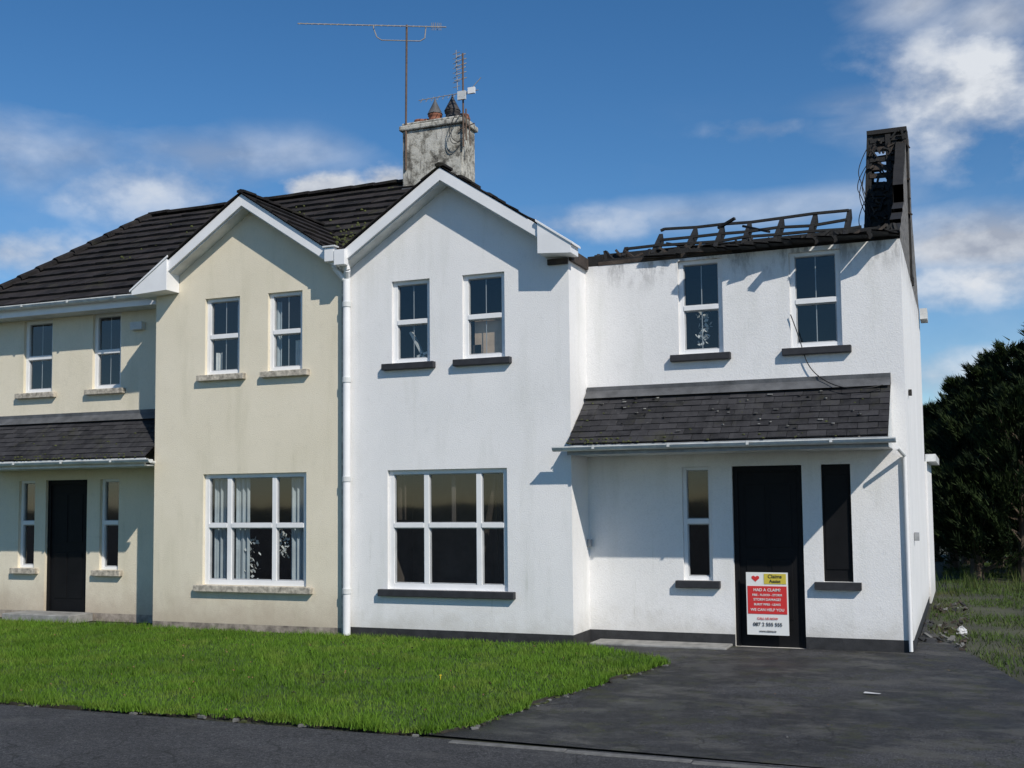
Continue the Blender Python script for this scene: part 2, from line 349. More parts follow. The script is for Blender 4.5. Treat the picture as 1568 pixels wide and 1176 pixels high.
def wins(parent,s,X,sk):
    c=s<0
    gm=[s*q for q in (1.145,1.875)]
    if c: ex=[('curtain',-2.24,-1.95,.66,2.10,'curtain'),('curtain',-1.86,-1.62,.66,2.10,'curtain'),('curtain',-.96,-.66,.66,2.10,'curtain'),('plant',-1.8,-1.5,.66,1.25,'net'),('plant',-1.2,-1.0,1.0,1.35,'net')]
    else: ex=[('lean',1.75,2.05,.7,2.0,'charb'),('lean',2.12,2.06,.7,2.1,'char'),('board',1.45,1.5,1.45,2.05,'room'),('curtain',.69,.80,1.5,2.08,'charb')]
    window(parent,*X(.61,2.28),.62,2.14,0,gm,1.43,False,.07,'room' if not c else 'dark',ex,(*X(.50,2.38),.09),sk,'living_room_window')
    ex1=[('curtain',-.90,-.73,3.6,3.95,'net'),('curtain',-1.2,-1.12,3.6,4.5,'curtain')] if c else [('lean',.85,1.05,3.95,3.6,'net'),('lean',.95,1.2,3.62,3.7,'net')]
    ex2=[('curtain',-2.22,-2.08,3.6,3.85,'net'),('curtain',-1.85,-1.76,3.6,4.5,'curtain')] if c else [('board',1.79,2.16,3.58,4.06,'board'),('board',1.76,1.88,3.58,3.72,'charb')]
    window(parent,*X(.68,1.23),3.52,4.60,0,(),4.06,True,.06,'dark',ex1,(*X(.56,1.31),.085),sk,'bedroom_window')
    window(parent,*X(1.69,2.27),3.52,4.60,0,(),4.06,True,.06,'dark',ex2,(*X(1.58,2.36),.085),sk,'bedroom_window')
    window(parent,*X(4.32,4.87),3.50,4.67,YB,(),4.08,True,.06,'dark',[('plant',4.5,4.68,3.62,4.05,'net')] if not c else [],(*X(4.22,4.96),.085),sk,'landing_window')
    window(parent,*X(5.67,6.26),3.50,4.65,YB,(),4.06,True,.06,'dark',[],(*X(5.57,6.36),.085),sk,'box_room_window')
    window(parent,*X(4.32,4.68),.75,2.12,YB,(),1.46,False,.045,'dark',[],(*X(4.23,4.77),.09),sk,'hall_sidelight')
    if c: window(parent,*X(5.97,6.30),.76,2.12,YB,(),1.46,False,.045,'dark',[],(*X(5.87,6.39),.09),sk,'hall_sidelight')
    else:
        b_=MB(); b_.box(5.972,6.298,YB+.05,YB+.09,.76,2.118,'door'); b_.box(6.0,6.27,YB+.04,YB+.05,.9,2.0,'door'); b_.box(5.87,6.39,YB-.075,YB+.049,.67,.758,'bsill'); b_.obj('boarded_sidelight',parent,bevel=.004)
    d=MB(); a,b2=X(4.93,5.75)
    d.box(a+.002,b2-.002,YB+.07,YB+.11,-.02,2.118,'door')
    d.box(a+.002,a+.06,YB+.045,YB+.07,-.02,2.118,'door'); d.box(b2-.06,b2-.002,YB+.045,YB+.07,-.02,2.118,'door'); d.box(a+.06,b2-.06,YB+.045,YB+.07,2.05,2.118,'door')
    for (u0,u1,z0,z1) in ((.14,.38,1.15,1.9),(.44,.68,1.15,1.9),(.14,.38,.3,1.0),(.44,.68,.3,1.0)):
        d.box(a+u0,a+u1,YB+.062,YB+.07,z0,z1,'door')
    d.obj('front_door',parent,bevel=.004)
wins(white,1,Xw,'bsill'); wins(cream,-1,Xc_,'csill')

for s,parent in ((1,white),(-1,cream)):
    b=MB()
    zo=lambda x:ZA-slope*abs(x-XA_)
    def strip(xa,xb,o0,o1,y0,y1,k):
        b.prism([(s*xa,zo(xa)-o0),(s*xb,zo(xb)-o0),(s*xb,zo(xb)-o1),(s*xa,zo(xa)-o1)],y0,y1,k)
    bx0,bx1=(2.82,3.25) if s>0 else (2.72,3.33)
    for xa,xb in ((0.012,XA_),(XA_,bx0+.02)):
        strip(xa,xb,.02,.18,YF,YF+.035,'pvc'); 
        strip(xa,xb,.03,.20,YF+.036,-.003,'pvcd')
    b.prism([(s*bx0,zo(bx0)+.01),(s*bx1,zo(bx1)-.0),(s*bx1,4.69),(s*bx0,4.72)],YF-.03,-.004,'pvc')
    b.prism([(s*(bx0-.02),zo(bx0-.02)+.03),(s*(bx1+.03),zo(bx1+.03)+.02),(s*(bx1+.03),zo(bx1+.03)-.01),(s*(bx0-.02),zo(bx0-.02)+.0)],YF-.045,.0,'pvc')
    if s<0: b.prism([(s*3.126,4.70),(s*3.33,4.69),(s*3.33,4.77),(s*3.126,4.86)],-.003,YE,'pvcd')
    else: b.box(3.126,3.17,.002,YB-.01,4.66,4.80,'charb'); b.box(2.86,3.12,-.05,-.004,4.62,4.688,'charb')  # second box: dark strip painted in for the shadow gap beneath the box end
    b.obj('barge_boards',parent,bevel=.003)
    yb_in=YE+(zo(0)-ZE)/((ZR-ZE)/(YR-YE)); yb_ap=YE+(ZA-ZE)/((ZR-ZE)/(YR-YE))
    if s<0:
        tile_obj('gable_roof_inner',(0,YF-.03,zo(0)),(0,yb_in,zo(0)),(-XA_,yb_ap,ZA),(-XA_,YF-.03,ZA),6,9,.035,'tile',parent)
        tile_obj('gable_roof_outer',(-2.75,YF-.03,zo(2.75)),(-2.75,YE+.4,zo(2.75)),(-XA_,yb_ap,ZA),(-XA_,YF-.03,ZA),5,9,.03,'tile',parent)
        tile_obj('gable_roof_foot',(-3.36,0.01,zo(3.36)),(-3.36,YE,zo(3.36)),(-2.75,YE+.4,zo(2.75)),(-2.75,.01,zo(2.75)),2,2,.03,'tile',parent)
    else:
        tile_obj('gable_roof_inner',(0,YF-.03,zo(0)),(0,yb_in,zo(0)),(XA_,yb_ap,ZA),(XA_,YF-.03,ZA),6,9,.02,'tile',parent)
        tile_obj('gable_roof_outer',(2.7,YF-.01,zo(2.7)),(2.7,.5,zo(2.7)),(XA_,yb_ap,ZA),(XA_,YF-.01,ZA),5,6,.018,'tile',parent,drop=.25,jit=.012)
    r=MB()
    for i in range(7):
        y=YF-.02+i*.3
        if s>0 and i in (1,4): continue
        r.beam((s*XA_,y,ZA+.015),(s*XA_,y+.29,ZA+.02+random.uniform(0,.01)),.14,.06,'tile',6)
    r.obj('gable_ridge_tiles',parent)
tile_obj('main_roof_front',(-7.25,YE,ZE),(0.05,YE,ZE),(0.05,YR,ZR),(-6.3,YR,ZR),13,26,.045,'tile',cream,jit=.008)
tile_obj('main_roof_back',(0.05,7.0,ZE),(-7.25,7.0,ZE),(-6.3,YR,ZR),(0.05,YR,ZR),13,26,.03,'tile',cream)
tile_obj('roof_end',(-7.25,7.0,ZE),(-7.25,YE,ZE),(-6.3,YR,ZR),(-6.3,YR,ZR),13,22,.03,'tile',cream)
r=MB()
x=-6.3
while x<-.95:
    r.beam((x,YR,ZR+.04),(x+.42,YR,ZR+.04+random.uniform(0,.015)),.2,.09,'tile',6); x+=.43
A=Vector((-6.3,YR,ZR+.03));B=Vector((-7.25,YE,ZE+.05))
for i in range(11): r.beam(A.lerp(B,i/11),A.lerp(B,(i+.96)/11)+Vector((0,0,.02)),.2,.11,'tile',6)
r.obj('ridge_tiles',cream)
ms=MB()
for i in range(190):
    t=random.random()**1.2; p=Vector((0,.6,5.05)).lerp(Vector((-1.1,1.9,5.85)),t)+Vector((random.gauss(0,.14),random.gauss(0,.16),0))
    if random.random()<.25: p=Vector((random.uniform(-5.5,-.9),random.uniform(1.5,3.5),0))
    zz=ZE+(p.y-YE)*(ZR-ZE)/(YR-YE); r_=random.uniform(.012,.035)
    zz=max(zz,ZA-slope*abs(p.x+XA_)) if p.x>-2.5 else zz
    ms.lathe((p.x,p.y,zz),[(r_,.02),(r_*.8,.04+r_*.2),(r_*.3,.045+r_*.3)],'moss',7)
ms.obj('roof_moss',cream,smooth=True)

def gutter(mb,x0,x1,y,z,k,r=.055):
    N=8; pts=[(y-r*math.cos(math.pi*i/N),z-r*math.sin(math.pi*i/N)) for i in range(N+1)]
    for i in range(N):
        mb.poly([(x0,pts[i][0],pts[i][1]),(x1,pts[i][0],pts[i][1]),(x1,pts[i+1][0],pts[i+1][1]),(x0,pts[i+1][0],pts[i+1][1])],k)
    mb.box(x0,x1,y-r-.008,y-r+.004,z-.006,z+.008,k)
    for xe in (x0,x1): mb.poly([(xe,a,b) for a,b in pts],k)
    x=x0+.5
    while x<x1-.2:
        mb.box(x,x+.03,y-r-.012,y-r+.0,z-.03,z+.01,k); x+=.9
e=MB(); gutter(e,-7.25,-3.40,YE-.07,ZE-.02,'pvcd'); e.box(-7.25,-3.38,YE+.0,YE+.025,ZE-.17,ZE-.005,'pvc'); e.box(-7.25,-3.38,YE+.026,YB-.002,ZE-.165,ZE-.145,'pvcd'); e.obj('eaves_gutter',cream)

for s,parent,gk in ((1,white,'pvcd'),(-1,cream,'pvcd')):
    X=lambda a,b:(a,b) if s>0 else (-b,-a)
    xl,xr=X(3.135,6.78)
    tile_obj('porch_canopy_slates',(xl,-.20,2.40),(xr,-.20,2.40),(xr,YB-.01,3.06),(xl,YB-.01,3.06),9,17,.013,'slate',parent,jit=.005)
    c=MB()
    c.box(xl,xr,YB-.045,YB-.005,3.02,3.15,'lead'); 
    c.poly([(xl,YB-.16,3.0),(xr,YB-.16,3.0),(xr,YB-.044,3.10),(xl,YB-.044,3.10)],'lead')
    c.box(xl,xr,-.19,-.165,2.27,2.385,'gutter' if s>0 else 'pvcd')
    c.box(xl,xr,-.164,YB-.004,2.275,2.295,'pvcd')
    ye=6.775*s
    c.poly([(ye,-.164,2.296),(ye,YB-.004,2.296),(ye,YB-.004,3.04),(ye,-.164,2.385)],'pvcd')
    gx0,gx1=X(2.98,6.86); gutter(c,gx0,gx1,-.25,2.36,gk,.05)
    c.obj('porch_canopy_trim',parent,recalc=False)
    mo=MB()
    for i in range(130 if s<0 else 90):
        xx=random.uniform(xl,xr) if random.random()<.45 else (random.uniform(xl,xl+.9) if s>0 else random.uniform(xl+1.2,xr)); yy=random.choice([-.21,-.2,-.15,random.uniform(-.2,.5)]); r_=random.uniform(.006,.022)
        mo.lathe((xx,yy,2.40+(yy+.2)*.776+.008),[(r_,0),(r_*.8,r_*.5),(r_*.3,r_*.8)],'moss',6)
    mo.obj('canopy_moss',parent,smooth=True)
db=MB()
for i in range(40):
    xx=random.uniform(3.3,6.6); yy=random.uniform(-.1,.55); z=2.43+(yy+.2)*.776
    a=random.uniform(0,3); r_=random.uniform(.01,.03); db.beam((xx,yy,z+.01),(xx+r_*2*math.cos(a),yy+r_*2*math.sin(a)*.4,z+.012),.025,.012,random.choice(['char','kerb','conc']))
db.obj('fallen_debris',white)

p=MB(); xx=.05
p.beam((xx,-.075,.02),(xx,-.075,4.70),.10,.10,'pvc',14)
for z in (.55,2.0,3.3,4.3): p.beam((xx,-.075,z),(xx,-.075,z+.07),.118,.118,'pvcd',14)
p.box(-.055,-.035,-.03,-.003,.0,4.9,'csill')
p.beam((xx,-.075,4.68),(.10,-.15,4.78),.09,.09,'pvc',12); p.beam((.10,-.15,4.78),(.08,-.2,4.92),.09,.09,'pvc',12)
p.beam((-.06,-.2,4.95),(-.08,-.17,4.82),.075,.075,'pvc',12); p.beam((-.08,-.17,4.82),(.03,-.09,4.66),.075,.075,'pvc',12)
p.box(-.15,-.01,-.31,-.22,4.88,5.06,'pvc'); p.box(.0,.16,-.32,-.22,4.82,5.02,'pvc'); p.box(-.17,.02,-.33,-.22,5.062,5.085,'pvcd')
p.obj('downpipe',white,smooth=False,bevel=.004)
p=MB(); p.beam((6.9,YB-.03,.0),(6.9,YB-.03,2.2),.045,.045,'pvc',10); p.beam((6.9,YB-.03,2.2),(6.84,YB-.3,2.28),.045,.045,'pvc',10); p.obj('canopy_downpipe',white)
p=MB(); p.beam((-3.2,YB-.045,.0),(-3.2,YB-.045,2.25),.06,.06,'pvcd',10); p.beam((-3.10,-.24,2.36),(-3.2,YB-.05,2.22),.05,.05,'pvcd',10)
p.box(-4.08,-3.86,YB-.09,YB-.003,4.36,4.48,'pvcd'); p.obj('alarm_box_and_pipe',cream,bevel=.006)

c=MB()
x=3.15
while x<6.93:
    w_=random.uniform(.12,.4); h=random.uniform(.10,.2)
    c.box(x,min(x+w_,6.93),YB+.005+random.uniform(0,.02),YB+.14,4.702,4.702+h*.6+.02,'char'); x+=w_
# ragged remains of the eaves soffit, still overhanging the wall
x=3.9
while x<6.92:
    w_=random.uniform(.06,.30); d=random.choice([.16,.24,.3,.34,.22,.36,.28])
    if x<4.5: d*=.3
    z=4.73+random.uniform(0,.015)
    x2=min(x+w_,6.93); da=d*random.uniform(.6,1.1)
    c.poly([(x,YB+.03,z),(x2,YB+.03,z),(x2,YB-da,z-.015),(x,YB-d,z)],'char')
    c.poly([(x,YB+.03,z+.025),(x2,YB+.03,z+.025),(x2,YB-da*.9,z+.01),(x,YB-d,z+.02)],'char'); x=x2+random.choice([0,0,0,.05])
c.beam((3.2,YB+.25,4.83),(6.9,YB+.25,4.85),.2,.10,'char'); c.beam((3.3,YB+.02,4.725),(5.0,YB+.0,4.74),.05,.05,'charb')
c.beam((4.6,YB+.02,4.74),(6.9,YB+.03,4.76),.06,.06,'char')
for i in range(80):
    xx=random.uniform(3.2,6.9); c.beam((xx,YB+.03+random.random()*.1,4.75),(xx+random.uniform(-.2,.2),YB+.1,4.78+random.random()*.13),.04,.03,random.choice(['char','char','charb']))
st=[3.62,4.0,4.42,4.78,5.12,5.5,5.9,6.32]
for i,xx in enumerate(st):
    L=[.25,.55,.62,.6,.62,.66,.7,.72][i]
    c.beam((xx,YB+.05,4.76),(xx+random.uniform(-.03,.03),YB+.05+L,4.76+L*.66),.05,.12,'char')
def battens(t,x0,x1,wob):
    pts=[x for x in [x0]+[q for q in st if x0<q<x1]+[x1]]
    P=lambda x:Vector((x,YB+.05+t,4.76+t*.66+.08+random.uniform(-wob,wob)))
    a=P(pts[0])
    for q in pts[1:]:
        b_=P(q); c.beam(a,b_,.04,.03,'char'); a=b_
battens(.62,3.95,6.32,.02); battens(.34,4.0,6.32,.025); battens(.12,3.6,6.5,.015)
c.beam((4.1,YB+.4,5.0),(4.35,YB+.2,4.9),.04,.03,'charb'); c.beam((5.05,YB+.55,5.16),(5.4,YB+.3,5.0),.05,.03,'char'); c.beam((4.72,YB+.6,5.18),(4.95,YB+.5,5.26),.04,.03,'char')
c.obj('charred_rafters',white)
g=MB()
zg=lambda y:4.70+(2.2)*(1-abs(y-YR)/3.0)
N=12
for i in range(N):
    y0=YB+6*i/N;y1=YB+6*(i+1)/N
    a=zg(y0)-random.uniform(.0,.15);b_=zg(y1)-random.uniform(0,.15)
    if i<3: a=4.70+.1+i*.25; b_=a+.2
    n0=[(6.93,y0,4.702),(6.93,y1,4.702),(6.93,y1,max(4.75,b_)),(6.93,y0,max(4.75,a))]
    g.poly(n0,'ash'); g.poly([(6.80,q[1],q[2]) for q in n0],'char'); g.poly([n0[2],n0[3],(6.80,n0[3][1],n0[3][2]),(6.80,n0[2][1],n0[2][2])],'char')
g.obj('burnt_gable_wall',white)
g=MB(); x0,x1,y0,y1=6.46,6.92,3.40,3.80; zb_,zt_=4.7,6.80
for xx,yy in ((x0,y0),(x1,y0),(x0,y1),(x1,y1)):
    g.beam((xx-(.12 if xx==x0 else 0),yy,zb_),(xx,yy,zt_),.08,.07,'char')
for z in np.arange(4.9,6.8,.13):
    z=float(z); j=lambda:random.uniform(-.025,.025)
    g.beam((x0-.05*(6.8-z)/1.5,y0-.02,z+j()),(x1+.02,y0-.02,z+j()),.05,.06,random.choice(['char','char','charb'])); g.beam((x0-.03,y1,z+j()),(x1,y1,z+j()),.05,.05,'char')
    g.beam((x0,y0,z+j()),(x0,y1,z+j()),.05,.05,'char'); g.beam((x1,y0,z+j()),(x1,y1,z+j()),.05,.05,'ash')
g.box(x0-.04,x1+.03,y0-.06,y1+.05,zt_,zt_+.06,'char')
g.beam((6.70,y0-.03,5.2),(6.70,y0-.03,6.78),.07,.05,'char'); g.beam((6.80,y0,5.2),(6.78,y0,6.78),.07,.05,'char')
for (a,b_,lo,hi) in ((6.45,6.92,6.64,6.80),(6.72,6.92,5.5,6.5),(6.42,6.92,5.85,6.05),(6.34,6.92,4.75,5.55),(6.72,6.92,6.4,6.78),(6.38,6.7,5.5,5.80),(6.44,6.6,6.28,6.42)):
    g.box(a,b_,y0-.01,y0+.02,lo,hi,'char')
g.box(x1+.025,x1+.04,y0,y1,4.8,6.78,'ash')
for i in range(130):
    z=random.uniform(4.9,6.75); xx=random.uniform(6.36+.05*(z-5),6.92); g.beam((xx,y0-.05,z),(xx+random.uniform(-.10,.10),y0-.06,z+random.uniform(-.15,.15)),.03,.02,random.choice(['char','char','charb']))
g.obj('charred_chimney_frame',white)
for i in range(10):
    z=random.uniform(5.3,6.5); xx=6.44
    cable('hanging_cable',[(xx,3.34,z+.15),(xx-random.uniform(.08,.22),3.32,z-.15),(xx-random.uniform(.05,.2),3.32,z-.4),(xx-.02,3.34,z-.7)],.006,'black',white)
g=MB(); g.box(6.95,7.06,6.2,6.7,4.58,4.75,'pvcd'); g.box(6.94,7.10,6.7,9.4,2.30,2.42,'pvcd'); g.box(6.5,6.96,6.66,9.3,0,2.30,'white'); g.obj('rear_extension',white)
cable('loose_cable',[(5.68,YB-.03,3.9),(5.78,YB-.04,3.6),(5.85,YB-.04,3.3),(6.0,YB-.05,3.12),(6.25,.4,2.98),(6.55,.35,2.95),(6.7,.45,3.0)],.006,'black',white)
g=MB()
g.box(3.122,3.17,.56,.62,1.15,1.24,'gutter'); g.box(6.935,6.99,1.6,1.7,1.2,1.3,'gutter'); g.box(6.935,6.97,1.4,1.5,2.95,3.02,'char'); g.obj('wall_fittings',white)

ch=MB(); cx0,cx1,cy0,cy1=-.93,.16,3.4,3.92
ch.box(cx0,cx1,cy0,cy1,6.0,7.86,'chim'); ch.box(cx0-.045,cx1+.045,cy0-.045,cy1+.045,7.862,7.95,'chim'); ch.box(cx0-.01,cx1+.01,cy0-.01,cy1+.01,7.952,8.0,'chim')
ch.box(cx0-.02,cx1+.02,cy0-.02,cy1+.02,6.0,6.93,'lead')
ch.obj('chimney_stack',cream,bevel=.02)
ch=MB()
def pot(x,r,h,k,cone):
    ch.lathe((x,3.66,8.0),[(r*1.15,0),(r*1.1,.04),(r*.85,.07),(r*.8,h),(r*.95,h+.02),(r*.9,h+.05),(r*.5,h+.05)],k,16)
    if cone: ch.lathe((x,3.66,8.0+h+.05),[(r*1.0,0),(r*.7,.08),(r*.18,.22),(r*.02,.3)],'potd' if k=='potd' else 'lead',12)
pot(-.72,.12,.05,'terra',False); pot(-.45,.13,.12,'terra',True); pot(-.13,.14,.13,'potd',True); pot(.08,.09,.04,'terra',False); pot(-.6,.07,.05,'terra',False)
ch.obj('chimney_pots',cream,smooth=True)
r_=Vector((.927,.374,0)); mb0=Vector((-.86,3.38,7.2)); tp=Vector((-.83,3.38,9.66))
a=MB(); a.beam(mb0,tp,.035,.035,'rust',8)
def at(t,dz=0): return tp+r_*t+Vector((0,0,-.02-.035*t+dz))
a.beam(at(-1.82),at(.66),.022,.022,'metal',6)
t=-1.78; fwd=Vector((-.374,.927,0))
while t<.6:
    a.beam(at(t)-fwd*.09-Vector((0,0,.05)),at(t)+fwd*.09+Vector((0,0,.05)),.011,.011,'metal',4); t+=.105
a.beam(at(-.55,-.06),at(-.5,-.2),.02,.02,'metal',6); a.beam(at(-.5,-.2),at(-.42,-.25),.02,.02,'metal',6); a.beam(at(-.42,-.25),at(.22,-.25),.02,.02,'metal',6); a.beam(at(.22,-.25),at(.3,-.2),.02,.02,'metal',6); a.beam(at(.3,-.2),at(.32,0),.02,.02,'metal',6); a.beam(at(-.55,-.06),at(-.56,.0),.02,.02,'metal',6)
for i in range(6): a.beam(at(.42+.03*i)-Vector((0,0,.06)),at(.42+.03*i)+Vector((0,0,.07)),.008,.008,'metal',4)
a.obj('tv_aerial')
a=MB(); q=Vector((.20,3.36,7.45)); a.beam(q,q+Vector((.0,0,1.55)),.03,.03,'rust',8)
for dz,dx in ((1.5,.10),(1.42,.13),(1.34,.13),(1.28,.1),(1.2,.12),(1.1,.14)): a.beam(q+Vector((-dx,-.03,dz)),q+Vector((dx*.4,.03,dz+.05)),.012,.012,'metal',4)
a.beam(q+Vector((-.10,0,.95)),q+Vector((-.12,0,1.62)),.014,.014,'metal',6)
for i in range(8): a.beam(q+Vector((-.18,0,1.0+.08*i)),q+Vector((-.05,0,1.02+.08*i)),.008,.008,'metal',4)
a.beam(q+Vector((-.78,-.05,.86)),q+Vector((.25,.05,.92)),.014,.014,'metal',6)
for i in range(9): 
    xx=-.75+.1*i; a.beam(q+Vector((xx,-.05,.82)),q+Vector((xx,.05,.92)),.008,.008,'metal',4)
a.box(.30,.42,3.32,3.36,8.30,8.40,'pvc'); a.beam(q+Vector((0,0,.8)),q+Vector((.3,.05,1.12)),.014,.014,'metal',6); a.box(.12,.26,3.31,3.35,8.22,8.36,'pvcd')
a.beam(q+Vector((-.06,0,.3)),q+Vector((.2,0,.36)),.02,.02,'rust',6); a.beam(q+Vector((.05,0,.1)),q+Vector((.05,0,.62)),.025,.025,'rust',6); a.beam(q+Vector((.12,0,.0)),q+Vector((.10,0,.5)),.02,.02,'rust',6)
a.obj('tv_aerial.001')
for k_ in (0,1):
    cable('aerial_cable',[(.18-.1*k_,3.33,8.0),(.02-.05*k_,3.30,7.8),(.0,3.3,7.6-.1*k_),(.15,3.3,7.5),(.2,3.35,7.6)],.006,'black',cream)

s_=MB(); s_.box(-6.05,-4.75,.12,.62,-.02,.11,'conc'); s_.obj('doorstep',cream,bevel=.012)
s_=MB(); s_.box(3.25,4.9,.22,.64,-.02,.012,'conc'); s_.obj('concrete_strip',white,bevel=.01)

# sign
sg=empty('claims_sign_board'); sy=YB-.045
b=MB(); b.box(5.08,5.565,sy,sy+.012,.13,.86,'swhite'); b.box(5.095,5.55,sy-.004,sy-.001,.375,.70,'sred'); b.box(5.29,5.545,sy-.004,sy-.001,.725,.845,'syel')
for k in range(14):
    t0=2*math.pi*k/14;t1=2*math.pi*(k+1)/14; h=lambda t:(5.19+.0030*16*math.sin(t)**3,sy-.003,.79+.0026*(13*math.cos(t)-5*math.cos(2*t)-2*math.cos(3*t)-math.cos(4*t)))
    b.poly([(5.19,sy-.003,.79),h(t0),h(t1)],'sred')
b.obj('panel',sg,recalc=False)
def text(s,x,z,size,k,parent):
    cu=bpy.data.curves.new('lettering','FONT'); cu.body=s; cu.size=size; cu.extrude=.0008; cu.align_x='CENTER'; cu.offset=.0006; cu.materials.append(M[k])
    o=bpy.data.objects.new('lettering',cu); sc.collection.objects.link(o); o.location=(x,sy-.0065,z); o.rotation_euler=(math.pi/2,0,0); o.parent=parent
text('Claims',5.417,.795,.060,'sblk',sg); text('Assist',5.417,.740,.056,'sblk',sg)
text('HAD A CLAIM?',5.322,.64,.048,'swhite',sg); text('FIRE - FLOOD - STORM',5.322,.585,.034,'swhite',sg); text('STORM DAMAGE?',5.322,.53,.040,'swhite',sg); text('WE CAN HELP YOU',5.322,.41,.044,'swhite',sg)
text('BURST PIPES - LEAKS',5.322,.475,.034,'swhite',sg)
text('CALL US NOW',5.322,.31,.036,'sred',sg); text('087 2 555 555',5.322,.235,.058,'sblk',sg); text('www.claims.ie',5.322,.165,.034,'sblk',sg)

# ------------------------------------------------------------------ ground
g=MB(); g.poly([(-400,-400,-.03),(400,-400,-.03),(400,600,-.03),(-400,600,-.03)],'field'); g.obj('ground',recalc=False)
g=MB(); g.poly([(-60,-60,-.008),(60,-60,-.008),(60,-5.30,-.008),(-60,-5.15,-.008)],'asph'); g.obj('footpath',recalc=False)
g=MB(); g.poly([(3.2,-5.10,-.012),(9.0,-5.25,-.012),(8.0,-1.44,-.012),(7.25,2.0,-.012),(6.95,4.5,-.012),(6.93,.6,-.012),(2.8,.6,-.012)],'drive'); g.obj('driveway',recalc=False)
g=MB()
xx=3.98
while xx<20:
    L=.9; g.box(xx,xx+L-.012,-5.30-(xx-4)*.03-.04,-5.30-(xx-4)*.03+.04,-.03,-.002,'kerb'); xx+=L
g.obj('flush_kerb',bevel=.006)
lawn=[(-14,-.02),(-14,-5.25),(-3,-5.22),(-.49,-5.18),(1.54,-5.06),(2.92,-5.07),(3.50,-5.13),(3.80,-5.03),(3.90,-4.75),(3.92,-4.30),(4.03,-3.5),(4.18,-2.70),(4.34,-1.8),(4.50,-1.06),(4.42,-.75),(3.35,-.06),(-3.1,-.02),(-3.15,.10)]
g=MB(); n=len(lawn)
g.poly([(x,y,.008) for x,y in lawn],'grassb')
for i in range(n):
    a,b_=lawn[i],lawn[(i+1)%n]; g.poly([(*a,.008),(*b_,.008),(*b_,-.03),(*a,-.03)],'soil')
g.obj('lawn_soil',recalc=True)
g=MB()
for i in range(1,13):
    a,b_=lawn[i],lawn[i+1]; A=Vector((*a,.0));B=Vector((*b_,.0)); L=(B-A).length; d=(B-A).normalized(); nn=Vector((d.y,-d.x,0))
    t=0
    while t<L:
        s1=random.uniform(.03,.10); 
        if random.random()<(.9 if i>7 else .3):
            P=A+d*t+nn*random.gauss(.04,.03); g.beam(P+Vector((0,0,-.012)),P+d*s1*.8+nn*random.gauss(0,.012)+Vector((0,0,-.01)),random.uniform(.02,.08),random.uniform(.015,.045),random.choice(['kerb','kerb','soil','moss']),6,.7)
        t+=s1
g.obj('lawn_edging')
def inside(P,poly):
    x,y=P[:,0],P[:,1]; r=np.zeros(len(P),bool); n=len(poly); j=n-1
    for i in range(n):
        xi,yi=poly[i];xj,yj=poly[j]
        c=((yi>y)!=(yj>y))&(x<(xj-xi)*(y-yi)/(yj-yi+1e-12)+xi); r^=c; j=i
    return r
def blades(name,P,h0,h1,w,k,z,clump=None,lean=.9,parent=None):
    if clump:
        f=np.sin(P[:,0]*clump*1.7+np.sin(P[:,1]*clump*1.3)*2)*np.sin(P[:,1]*clump+1.3*np.sin(P[:,0]*clump*.8)); hs=1+.35*f
    else: hs=np.ones(len(P))
    n=len(P); h=rng.uniform(h0,h1,n)*hs; a=rng.uniform(0,2*np.pi,n); la=rng.uniform(0,2*np.pi,n); ln=rng.uniform(.1,lean,n)*h
    V=np.zeros((n,3,3)); V[:,0,0]=P[:,0]-np.cos(a)*w/2;V[:,0,1]=P[:,1]-np.sin(a)*w/2;V[:,1,0]=P[:,0]+np.cos(a)*w/2;V[:,1,1]=P[:,1]+np.sin(a)*w/2
    V[:,2,0]=P[:,0]+np.cos(la)*ln;V[:,2,1]=P[:,1]+np.sin(la)*ln; V[:,:2,2]=z; V[:,2,2]=z+h
    me=bpy.data.meshes.new(name); me.vertices.add(3*n); me.loops.add(3*n); me.polygons.add(n)
    me.vertices.foreach_set('co',V.ravel()); me.loops.foreach_set('vertex_index',np.arange(3*n)); me.polygons.foreach_set('loop_start',np.arange(0,3*n,3)); me.update(calc_edges=True)
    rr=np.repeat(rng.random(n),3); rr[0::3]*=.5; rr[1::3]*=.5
    at_=me.attributes.new('rnd','FLOAT','POINT'); at_.data.foreach_set('value',rr); me.materials.append(M[k])
    o=bpy.data.objects.new(name,me); sc.collection.objects.link(o); o.parent=parent; return o
def scatter(poly,N,bb):
    P=rng.uniform((bb[0],bb[2]),(bb[1],bb[3]),(N,2)); return P[inside(P,poly)]
P=scatter(lawn,250000,(-14,4.6,-5.3,.1))
ex=[]
for i in range(1,13):
    a,b_=np.array(lawn[i]),np.array(lawn[i+1]); L=np.linalg.norm(b_-a); n=int(L*700); t=rng.random((n,1)); d=(b_-a)/L; nn=np.array([d[1],-d[0]])
    q=a+(b_-a)*t; wob=.05*np.sin(q[:,0]*3.1+q[:,1]*4)+.03*np.sin(q[:,0]*9+q[:,1]*7)
    ex.append(q+nn*(np.abs(rng.normal(0,.03,n))+wob-.01)[:,None])
P=np.concatenate([P]+ex)
lg=blades('lawn_grass',P,.025,.065,.009,'grass',.003,2.2)
tc_=[]
for i in range(480):
    r0=random.random()
    if r0<.35: x,y=random.uniform(-8,3.8),-5.12+random.gauss(0,.05)
    elif r0<.5: x=random.uniform(-6,3.1); y=-.05
    else: x=random.uniform(-9,4.2); y=random.uniform(-5,-.1)
    if inside(np.array([[x,y+.08]]),lawn)[0]: tc_.append(rng.normal((x,y),.025,(22,2)))
blades('grass_tufts',np.concatenate(tc_),.05,.12,.008,'grass',.0,None,.8)
rp=[(6.98,2.8),(7.2,1.8),(7.7,.0),(8.05,-1.5),(9.2,-5.1),(16,-5.1),(16,24),(6.98,24)]
